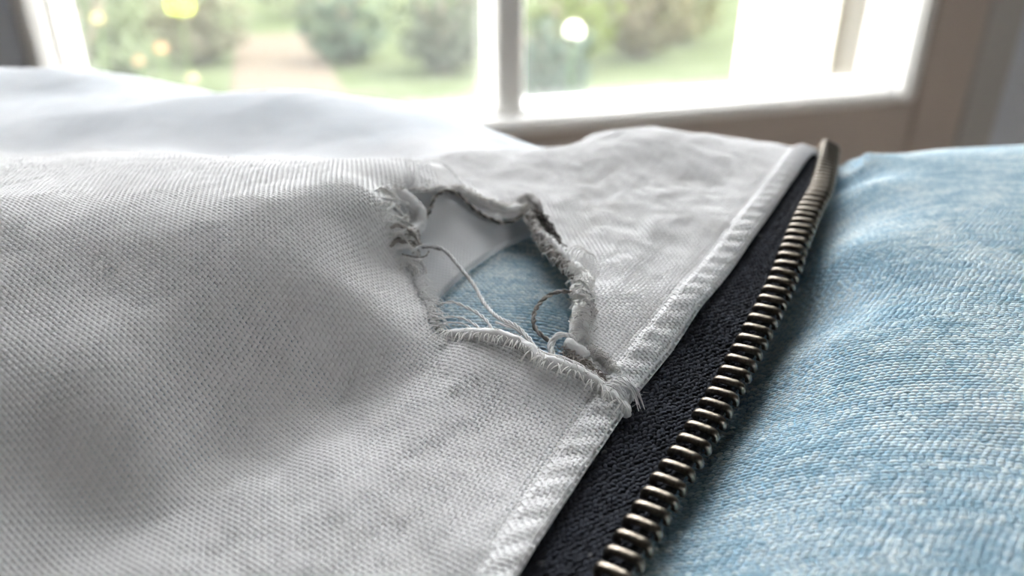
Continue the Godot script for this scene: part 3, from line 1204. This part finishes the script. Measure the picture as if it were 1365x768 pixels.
func zipper() -> void:
	var length := zip.get_baked_length()
	var rows := 240
	var cols := 15
	var strip := []
	for k in rows:
		var f := k / (rows - 1.0) * (length - 0.1)
		var c := zip.sample_baked(f)
		var t := (zip.sample_baked(minf(f + 1.0, length)) - zip.sample_baked(maxf(f - 1.0, 0.0))).normalized()
		var across := t.cross(Vector3.UP).normalized()
		# where the tape dives under the hem: go left across the tape until the hem's edge is passed
		var g := 0.5
		while g < 22.0 and hem_u(c.x - across.x * g, c.z - across.z * g) < 1.6:
			g += 0.25
		var l := c - across * g
		l.y = cloth.h(l.x, l.z) - 0.75
		var row := []
		for j in cols:
			var v := j / (cols - 1.0)
			var q := l.lerp(c + across * 0.4 + Vector3(0, -1.0, 0), v)
			q.y += -0.5 * sin(v * PI) * (0.4 + 0.6 * v)
			row.append(q)
		strip.append(row)
	var mb := MB.new()
	var p := PackedVector3Array()
	for row in strip:
		for q in row:
			p.append(q)
	for row in strip:                                             # the tape's thickness
		for q in row:
			p.append(q + Vector3(0, -0.5, 0))
	mb.sheet(cols, rows, p.slice(0, rows * cols), PackedVector2Array())
	mb.sheet(cols, rows, p.slice(rows * cols), PackedVector2Array(), PackedByteArray(), true)
	# the cord along the tape's edge, under the teeth
	var cord := PackedVector3Array()
	for k in rows:
		cord.append(strip[k][cols - 1] + Vector3(0, 0.1, 0))
	mb.tube(cord, 0.75, 0.75, 8)
	var tape := obj("zipper_tape", mm_mesh(mb), M.navy, garment)
	tag(tape, "dark navy zipper tape")
	# knotty stitches of the tape
	var k := MB.new()
	var pts := PackedVector3Array()
	for b in 5:
		for a in 7:
			var th := PI * a / 6.0
			var ph := PI * b / 4.0
			pts.append(Vector3(-cos(th) * 0.5, sin(ph) * sin(th) * 0.26 - 0.04, -cos(ph) * sin(th) * 0.3))
	k.sheet(7, 5, pts, PackedVector2Array())
	var wh := []
	var tn := PackedColorArray()
	var pr := 0.60
	var n := int(length / pr)
	for i in n:
		var f := clampf(i * pr / length * (rows - 1.0), 0.0, rows - 1.01)
		var r0: Array = strip[int(f)]
		var r1: Array = strip[int(f) + 1]
		var wide: float = r0[0].distance_to(r0[cols - 1])
		var m := int(wide / 0.66)
		for j in m:
			var v := (j + 0.5 + (0.5 if i % 2 else 0.0) + rng.randfn() * 0.09) / m
			if v < 0.04 or v > 0.99:
				continue
			var g := v * (cols - 1.0)
			var jj := clampi(int(g), 0, cols - 2)
			var a0: Vector3 = r0[jj].lerp(r0[jj + 1], g - jj)
			var b0: Vector3 = r1[jj].lerp(r1[jj + 1], g - jj)
			var q := a0.lerp(b0, clampf(f - int(f) + rng.randfn() * 0.06, 0, 1))
			var along := (b0 - a0).normalized()
			var side: Vector3 = (r0[jj + 1] - r0[jj]).normalized()
			var nn := side.cross(along).normalized()
			if nn.y < 0:
				nn = -nn
			var ang := (0.75 if (i + j) % 2 else -0.15) + rng.randfn() * 0.22
			var dx := (along * cos(ang) + side * sin(ang)).normalized()
			var sc := rng.randf_range(0.85, 1.15)
			wh.append(Transform3D(Basis(dx * sc * 0.95, nn * rng.randf_range(0.9, 1.5), dx.cross(nn) * sc), q * MM))
			var gl := rng.randf_range(0.75, 1.35)
			tn.append(Color(0.026, 0.030, 0.041) * gl if rng.randf() > 0.0012 else Color(0.12, 0.12, 0.13))
	many("tape_stitches", mm_mesh(k), M.navy_yarn, wh, tn, tape)
	# the teeth
	var tm := MB.new()
	var path := [[-1.95, -1.0], [-1.97, -0.45], [-1.93, -0.05], [-1.78, 0.22], [-1.45, 0.36], [-0.8, 0.42], [0.0, 0.44], [0.9, 0.42], [1.4, 0.34], [1.74, 0.14], [1.93, -0.2], [1.98, -0.55], [1.93, -0.9]]
	var sides := 14
	for a in path.size():
		var p0: Array = path[maxi(a - 1, 0)]
		var p1: Array = path[mini(a + 1, path.size() - 1)]
		var t := Vector3(p1[0] - p0[0], p1[1] - p0[1], 0).normalized()
		var nn := Vector3(-t.y, t.x, 0)
		var hw := 0.57 if a > 1 and a < path.size() - 2 else 0.5
		for s in sides:
			var an := TAU * s / sides
			var ce := signf(cos(an)) * pow(absf(cos(an)), 0.6)
			var se := signf(sin(an)) * pow(absf(sin(an)), 0.6)
			tm.vert(Vector3(path[a][0], path[a][1], 0) + nn * ce * 0.42 + Vector3(0, 0, se * hw), (nn * cos(an) * 1.2 + Vector3(0, 0, sin(an))).normalized())
	for a in path.size() - 1:
		for s in sides:
			var q := a * sides + s
			var w := a * sides + (s + 1) % sides
			tm.i.append_array(PackedInt32Array([q, q + sides, w, w, q + sides, w + sides]))
	var tooth := mm_mesh(tm)
	var pitch := 2.62
	var at_ := 0.6
	while at_ < length - 0.3:
		var c := zip.sample_baked(at_)
		var t := (zip.sample_baked(minf(at_ + 1.0, length)) - zip.sample_baked(maxf(at_ - 1.0, 0.0))).normalized()
		var across := t.cross(Vector3.UP).normalized()
		var nn := across.cross(t).normalized()
		var o := obj("zipper_tooth", tooth, M.metal, tape)
		var yaw := rng.randfn() * 0.02
		var bs := Basis((across + t * yaw).normalized(), nn, -t).orthonormalized()
		bs = bs * Basis(Vector3(0, 0, 1), rng.randfn() * 0.02 - 0.4 * smoothstep(length - 34.0, length - 4.0, at_))
		o.transform = Transform3D(bs, c * MM)
		at_ += pitch


# ---------------------------------------------------------------- the frayed edge of the hole
func trail(pts: Array, per := 10) -> PackedVector3Array:
	# [x, y, lift] triples over the cloth
	var out := []
	for q in pts:
		out.append(on(q[0], q[1], q[2]))
	return smooth(out, per)

func strand_bundle(mb: MB, path: PackedVector3Array, count: int, spread: float, thick: float, curl: float, sides := 5) -> void:
	var m := path.size()
	for s in count:
		var line := PackedVector3Array()
		var ph := rng.randf() * 500.0
		var a0 := rng.randf() * TAU
		var rr := sqrt(rng.randf()) * spread
		var k0 := int(rng.randf() * m * 0.3)
		var k1 := m - int(rng.randf() * m * 0.3)
		for k in range(k0, k1):
			var t := (path[mini(k + 1, m - 1)] - path[maxi(k - 1, 0)]).normalized()
			var side := t.cross(Vector3.UP).normalized()
			var up := side.cross(t)
			var a := a0 + k * curl + noise.get_noise_2d(k * 16.0, ph) * 3.0
			var r := rr * (1.0 + 0.8 * noise.get_noise_2d(k * 22.0, ph + 200.0))
			line.append(path[k] + side * cos(a) * r + up * sin(a) * r)
		var g := rng.randf_range(0.93, 1.03) if rng.randf() > soil else rng.randf_range(0.35, 0.7)
		mb.tint = Color(g, g * 0.985, g * 0.965)
		mb.tube(line, thick * rng.randf_range(0.7, 1.2), thick * rng.randf_range(0.6, 1.1), sides, 0.15, ph)

func lump(mb: MB, path: PackedVector3Array, r0: float, r1: float, seed0: float, rough := 0.35) -> void:
	var m := path.size()
	var sides := 26
	var p := PackedVector3Array()
	for k in m:
		var t := (path[mini(k + 1, m - 1)] - path[maxi(k - 1, 0)]).normalized()
		var side := t.cross(Vector3.UP).normalized()
		var up := side.cross(t)
		var f := k / (m - 1.0)
		var r := lerpf(r0, r1, f) * sqrt(clampf(sin(PI * lerpf(0.02, 0.98, f)) * 2.2, 0.0, 1.0))
		for s in sides + 1:
			var a := TAU * (s % sides) / sides
			var d := side * cos(a) + up * sin(a)
			var rr := r * (1.0 + rough * noise.get_noise_3d(path[k].x * 40 + d.x * 40 + seed0, path[k].y * 40 + d.y * 40, path[k].z * 40 + d.z * 40) * 1.6 + rough * 0.4 * noise.get_noise_3d(path[k].x * 140 + d.x * 90, path[k].y * 140 + d.y * 90 + seed0, path[k].z * 140 + d.z * 90))
			p.append(path[k] + d * rr)
	mb.sheet(sides + 1, m, p, PackedVector2Array())

func fluff(mb: MB, path: PackedVector3Array, count: int, r: float) -> void:
	for k in count:
		var c := path[int(rng.randf() * (path.size() - 1))]
		var d := Vector3(rng.randfn(), absf(rng.randfn()), rng.randfn()).normalized()
		var s := d.cross(Vector3(rng.randfn(), rng.randfn(), rng.randfn())).normalized()
		var a := c + d * r * 0.75
		mb.tube(smooth([a - s * 0.5, a + d * r * 0.4, a + s * 0.6 + d * r * rng.randf_range(-0.1, 0.5)], 5), 0.06, 0.035, 4)

func fibres(mb: MB, centre: Vector3, count: int, reach: float, spread: float, dir := Vector3.ZERO) -> void:
	for k in count:
		var d := (Vector3(rng.randfn(), rng.randfn() + 0.3, rng.randfn()).normalized() + dir).normalized()
		var p := centre + Vector3(rng.randfn(), rng.randfn() * 0.5, rng.randfn()) * spread
		var l := reach * rng.randf_range(0.4, 1.0)
		var bend := Vector3(rng.randfn(), rng.randfn(), rng.randfn()) * l * 0.35
		mb.tube(smooth([p, p + d * l * 0.5 + bend * 0.4, p + d * l + bend], 5), 0.022, 0.012, 3)

func loose(called: String, pts: Array, radius: float, strands: int, twist: float, m: Material, label := "", fray := 0.25, mottle := 0.12) -> MeshInstance3D:
	var mb := MB.new()
	ply(mb, trail(pts, 12), radius * 0.52, strands, twist, radius * 0.56, fray, 6, mottle)
	var o := obj(called, mm_mesh(mb, true), m, garment)
	if label:
		tag(o, label)
	return o

func frayed() -> void:
	# long threads that cross the opening
	loose("loose_thread", [[548, 340, 0.6], [568, 338, 1.4], [592, 345, 1.6], [612, 364, 1.2], [632, 385, 0.6], [646, 408, 0.4], [664, 428, 0.6], [688, 442, 0.9], [704, 458, 0.9], [716, 472, 0.6]], 0.30, 3, 0.35, M.thread, "pale slack thread crossing the hole")
	loose("loose_thread", [[588, 410, 0.6], [604, 410, 0.9], [622, 417, 0.9], [640, 426, 0.8], [652, 436, 0.5], [656, 446, 0.2]], 0.26, 2, 0.3, M.thread, "short pale thread at the lower left of the hole")
	loose("loose_thread", [[588, 428, 0.4], [602, 428, 0.7], [620, 431, 0.7], [636, 439, 0.5], [648, 447, 0.2]], 0.2, 2, 0.3, M.thread)
	loose("loose_thread", [[586, 436, 0.4], [600, 434, 0.5], [618, 436, 0.5], [634, 444, 0.3]], 0.15, 2, 0.3, M.thread)
	# the dark twisted thread along the upper rim
	loose("dark_thread", [[548, 312, 0.2], [566, 296, 0.5], [574, 284, 0.7], [579, 268, 0.6], [592, 259, 0.5], [608, 260, 0.4], [622, 271, 0.3], [640, 286, 0.2], [656, 294, 0.1], [674, 298, 0.1], [690, 293, 0.2], [702, 281, 0.4]], 0.38, 2, 0.38, M.grey_thread, "dark twisted thread along the upper rim of the hole", 0.15, 0.8)
	loose("loose_thread", [[556, 225, 0.6], [574, 222, 1.0], [592, 226, 1.1], [606, 238, 0.9], [618, 252, 0.6], [634, 266, 0.5], [654, 277, 0.4], [676, 284, 0.4], [694, 280, 0.5]], 0.2, 2, 0.4, M.thread, "pale arched thread above the upper rim")
	loose("loose_thread", [[612, 244, 0.8], [624, 258, 0.7], [642, 272, 0.6], [664, 282, 0.5], [686, 282, 0.5]], 0.22, 2, 0.4, M.thread)
	# the curled loop at the right rim
	loose("curled_thread", [[764, 396, 0.8], [750, 394, 0.7], [734, 397, 0.5], [720, 406, 0.3], [712, 420, 0.1], [713, 436, 0.0], [722, 446, -0.1], [734, 454, -0.2]], 0.34, 2, 0.4, M.grey_thread, "grey curled thread hanging from the right rim", 0.25, 0.55)
	# tuft on top
	var mb := MB.new()
	for k in 16:
		var b := on(540 + rng.randf() * 16, 250 - rng.randf() * 6, 0.2)
		var tip := on(541 + rng.randf() * 16, 238 - rng.randf() * 22, 1.4 + rng.randf() * 0.9)
		mb.tube(smooth([b, b.lerp(tip, 0.5) + Vector3(rng.randfn(), rng.randfn(), rng.randfn()) * 0.12, tip], 6), 0.10, 0.03, 5)
	var o := obj("frayed_tuft", mm_mesh(mb, true), M.thread, garment)
	tag(o, "upright tuft of frayed cotton at the top of the hole")
	# upper rim
	mb = MB.new()
	lump(mb, trail([[606, 252, 0.1], [626, 264, 0.15], [650, 276, 0.15], [676, 283, 0.2], [700, 278, 0.3]], 10), 0.55, 0.95, 3.0, 0.3)
	strand_bundle(mb, trail([[602, 248, 0.3], [626, 262, 0.4], [650, 274, 0.4], [676, 281, 0.5], [704, 276, 0.6]], 10), 26, 1.05, 0.11, 0.10)
	o = obj("frayed_rim", mm_mesh(mb, true), M.thread, garment)
	tag(o, "matted white cotton along the upper rim")
	mb = MB.new()
	strand_bundle(mb, trail([[540, 250, 0.0], [560, 254, 0.1], [580, 252, 0.1], [604, 250, 0.2]], 9), 12, 0.45, 0.1, 0.12)
	lump(mb, trail([[690, 276, 0.6], [700, 270, 0.9], [712, 273, 0.9], [720, 282, 0.6]], 8), 0.8, 0.8, 8.0, 0.3)
	obj("frayed_rim", mm_mesh(mb, true), M.thread, garment)
	# right rim: a grey speckled rope with white loops, then white fluff
	mb = MB.new()
	var rope := trail([[702, 280, 0.3], [712, 300, 0.3], [722, 322, 0.3], [738, 342, 0.3], [756, 358, 0.3], [770, 376, 0.3]], 12)
	soil = 0.5
	ply(mb, rope, 0.55, 4, 0.16, 0.42, 0.5, 6, 0.45)
	strand_bundle(mb, rope, 22, 1.15, 0.10, 0.16)
	o = obj("frayed_rope", mm_mesh(mb, true), M.grey_thread, garment)
	tag(o, "grey matted rope of cotton on the right rim")
	mb = MB.new()
	strand_bundle(mb, trail([[708, 282, 0.7], [722, 296, 0.8], [736, 316, 0.7], [750, 340, 0.6]], 12), 14, 0.8, 0.10, 0.2)
	o = obj("dark_strands", mm_mesh(mb, true), M.dark_thread, garment)
	mb = MB.new()
	soil = 0.15
	ply(mb, trail([[716, 318, 0.8], [726, 322, 1.0], [738, 332, 1.0], [752, 346, 0.9], [766, 360, 0.8]], 12), 0.45, 4, 0.22, 0.3, 0.5)
	strand_bundle(mb, rope, 18, 1.25, 0.09, 0.22)
	for k in 5:
		var x := 762.0 + k * 4.0
		mb.tube(trail([[x - 8, 346 + k * 2, 0.6], [x, 338 + k * 2, 1.2], [x + 14, 338 + k * 3, 1.2], [x + 18, 350 + k * 3, 0.6], [x + 12, 360 + k * 3, 0.2]], 8), 0.11, 0.09, 6)
	lump(mb, trail([[758, 366, 0.6], [768, 368, 1.0], [778, 378, 0.8], [782, 392, 0.4]], 9), 1.1, 1.2, 20.0, 0.4)
	lump(mb, trail([[770, 384, 0.2], [776, 404, 0.2], [775, 428, 0.2], [770, 452, 0.1]], 10), 1.5, 1.2, 27.0, 0.35)
	strand_bundle(mb, trail([[766, 370, 0.5], [776, 396, 0.5], [778, 424, 0.4], [770, 456, 0.2]], 12), 40, 1.7, 0.09, 0.22)
	fluff(mb, trail([[758, 366, 0.6], [768, 368, 1.0], [780, 384, 0.7], [777, 404, 0.4], [776, 428, 0.4], [770, 454, 0.2]], 12), 260, 1.25)
	o = obj("frayed_rim", mm_mesh(mb, true), M.thread, garment)
	tag(o, "fluffy white cotton on the right rim")
	soil = 0.06
	# loop and soiled pocket at the lower right
	mb = MB.new()
	ply(mb, trail([[738, 476, -0.4], [734, 464, 0.2], [742, 454, 0.6], [756, 452, 0.6], [766, 460, 0.3], [768, 474, -0.2]], 10), 0.3, 4, 0.2, 0.22, 0.5)
	lump(mb, trail([[752, 458, 0.0], [768, 466, 0.2], [784, 478, 0.2]], 8), 0.9, 0.8, 44.0, 0.4)
	strand_bundle(mb, trail([[784, 466, 0.3], [800, 478, 0.4], [816, 494, 0.4], [830, 510, 0.5]], 10), 26, 0.9, 0.1, 0.15)
	obj("frayed_rim", mm_mesh(mb, true), M.thread, garment)
	mb = MB.new()
	for k in 70:
		var f := rng.randf()
		var bx := lerpf(752, 826, f)
		var by := lerpf(462, 518, f) + rng.randfn() * 5.0
		var b := on(bx, by, -0.6)
		var tip := on(bx - 4 + rng.randfn() * 7, by + 10 + rng.randfn() * 6, rng.randf_range(-0.9, 0.3))
		mb.tube(smooth([b, b.lerp(tip, 0.5) + Vector3(rng.randfn(), rng.randfn(), rng.randfn()) * 0.3, tip], 5), 0.11, 0.07, 5)
	strand_bundle(mb, trail([[750, 464, -0.5], [774, 480, -0.5], [800, 502, -0.5], [824, 524, -0.3]], 10), 34, 1.1, 0.1, 0.15)
	o = obj("soiled_strands", mm_mesh(mb, true), M.grey_thread, garment)
	tag(o, "soiled grey-brown strands in the lower right corner of the hole")
	# lower rim: the lip rolls over
	mb = MB.new()
	var lip := trail([[588, 444, 0.0], [620, 447, 0.2], [652, 450, 0.4], [684, 458, 0.5], [706, 472, 0.6], [726, 486, 0.6], [752, 493, 0.5], [780, 505, 0.4], [804, 521, 0.4], [822, 538, 0.4], [836, 550, 0.3]], 9)
	lump(mb, lip, 0.95, 0.85, 61.0, 0.22)
	ply(mb, trail([[660, 436, 0.8], [688, 446, 0.9], [704, 461, 1.0], [722, 478, 1.0], [752, 485, 0.9], [780, 497, 0.7], [800, 511, 0.5]], 10), 0.12, 2, 0.2, 0.15, 0.2)
	strand_bundle(mb, lip, 20, 0.95, 0.08, 0.12)
	for k in 150:
		var q := lip[int(rng.randf() * (lip.size() - 1))] + Vector3(rng.randfn() * 0.3, 0.55, rng.randf_range(-0.3, 0.7))
		var d := Vector3(rng.randfn() * 0.45 - 0.3, -0.35, 1.0).normalized() * rng.randf_range(0.8, 2.6)
		mb.tube(smooth([q, q + d * 0.5 + Vector3(rng.randfn() * 0.12, 0.28, 0), q + d], 5), 0.11, 0.06, 5)
	o = obj("rolled_lip", mm_mesh(mb, true), M.thread, garment)
	tag(o, "rolled lower lip of the hole")
	# left rim: a curled flap with a blunt nose, loops and puckered yarns, then a soft fringe
	mb = MB.new()
	lump(mb, trail([[526, 252, -0.4], [540, 264, 0.2], [552, 278, 0.6], [561, 291, 0.7], [558, 303, 0.2], [546, 308, -0.4]], 9), 1.1, 1.15, 120.0, 0.16)
	strand_bundle(mb, trail([[522, 252, 0.2], [538, 262, 0.8], [554, 278, 1.2], [564, 293, 1.0], [556, 306, 0.4]], 10), 22, 0.75, 0.085, 0.06)
	o = obj("curled_flap", mm_mesh(mb, true), M.thread, garment)
	tag(o, "blunt curled flap of cotton at the upper left of the hole")
	for k in 15:
		var f := k / 14.0
		var x0 := lerpf(503, 532, f) + rng.randfn() * 5
		var y0 := lerpf(258, 362, f) + rng.randfn() * 4
		var w := rng.randf_range(24, 42)
		mb = MB.new()
		var tr := trail([[x0, y0 + rng.randfn() * 2, 0.1], [x0 + w * 0.35, y0 - 2 + rng.randfn() * 3, rng.randf_range(0.4, 0.9)], [x0 + w * 0.8, y0 + 4 + rng.randfn() * 4, rng.randf_range(0.5, 1.1)], [x0 + w, y0 + 11 + rng.randfn() * 3, 0.2], [x0 + w * 0.8, y0 + 15, -0.5]], 9)
		soil = 0.5 if k == 7 or k == 10 else 0.08
		strand_bundle(mb, tr, 14, rng.randf_range(0.28, 0.5), 0.085, 0.08)
		ply(mb, tr, 0.16, 3, 0.2, 0.15, 0.5)
		obj("curled_yarn", mm_mesh(mb, true), M.grey_thread if k == 7 or k == 10 else M.thread, garment)
	mb = MB.new()
	for q in [[[546, 306, 0.9], [556, 312, 1.0], [560, 324, 0.9], [556, 334, 0.5]], [[540, 318, 0.8], [552, 322, 1.0], [560, 332, 1.1], [566, 340, 1.2]], [[538, 330, 0.6], [548, 327, 0.8], [556, 334, 0.7], [550, 341, 0.4]], [[536, 344, 0.7], [550, 350, 1.0], [566, 350, 1.0], [573, 343, 1.1]], [[546, 316, 0.8], [556, 326, 1.1], [562, 338, 1.1], [574, 340, 1.4], [588, 344, 1.4]]]:
		ply(mb, trail(q, 9), 0.09, 2, 0.4, 0.09, 0.3, 6, 0.6)
	obj("dark_strands", mm_mesh(mb, true), M.grey_thread, garment)
	mb = MB.new()
	lump(mb, trail([[548, 358, -0.2], [562, 382, 0.1], [572, 406, 0.1], [582, 434, 0.0], [592, 446, -0.2]], 9), 0.5, 0.6, 140.0, 0.4)
	for k in 230:
		var f := rng.randf()
		var bx := lerpf(546, 582, f) + rng.randfn() * 3
		var by := lerpf(354, 442, f) + rng.randfn() * 3
		var b := on(bx, by, 0.3 + rng.randf() * 0.5)
		var e := on(bx + rng.randf_range(6, 24), by + rng.randf_range(-5, 9), rng.randf_range(-0.6, 0.5))
		mb.tube(smooth([b, b.lerp(e, 0.55) + Vector3(rng.randfn() * 0.15, 0.3 + rng.randf() * 0.4, rng.randfn() * 0.15), e], 6), 0.075, 0.04, 5)
	o = obj("soft_fringe", mm_mesh(mb, true), M.thread, garment)
	tag(o, "soft fringe of pulled yarn ends along the left rim")
	# yarn ends bunched across the hem at the corner of the tear
	mb = MB.new()
	for k in 40:
		var f := rng.randf()
		var bx := lerpf(800, 822, f) + rng.randfn() * 3
		var by := lerpf(524, 512, f) + rng.randfn() * 3
		var w := rng.randf_range(0.7, 1.1)
		mb.tube(trail([[bx, by, 0.5 + rng.randf() * 0.3], [bx + 12 * w, by + 5 * w + rng.randfn() * 2, 0.9 + rng.randf() * 0.5], [bx + 25 * w, by + 14 * w + rng.randfn() * 2, 1.0 + rng.randf() * 0.4], [bx + 35 * w, by + 28 * w + rng.randfn() * 3, 0.2 + rng.randf() * 0.5]], 8), rng.randf_range(0.09, 0.15), 0.07, 6, 0.2, k)
	lump(mb, trail([[800, 526, 0.0], [814, 532, 0.4], [828, 542, 0.4], [838, 556, -0.1]], 8), 0.85, 0.7, 80.0, 0.35)
	o = obj("bunched_yarn", mm_mesh(mb, true), M.thread, garment)
	tag(o, "bunched yarn ends where the tear meets the hem")
	# lint
	mb = MB.new()
	for q in [[560, 235], [580, 225], [600, 235], [590, 260], [620, 260], [650, 285], [680, 280], [700, 300], [715, 330], [740, 350], [770, 350], [785, 380], [790, 410], [785, 440], [770, 460], [745, 400], [715, 420], [620, 370], [640, 400], [655, 420], [680, 440], [610, 415], [590, 400], [570, 380], [560, 350], [555, 310], [545, 280], [600, 350], [630, 390], [700, 465], [740, 480], [800, 500], [850, 530], [830, 550]]:
		fibres(mb, on(q[0], q[1], 0.4), 9, 1.5, 0.5)
	for k in 260:
		var x := rng.randf_range(-20, 500)
		var p0 := on(x, 222 + rng.randf() * 10.0)
		fibres(mb, p0, 1, 1.6, 0.3, Vector3(0, 0.8, 0))
	o = obj("lint", mm_mesh(mb, true), M.thread, garment)
	o.set_meta("kind", "stuff")
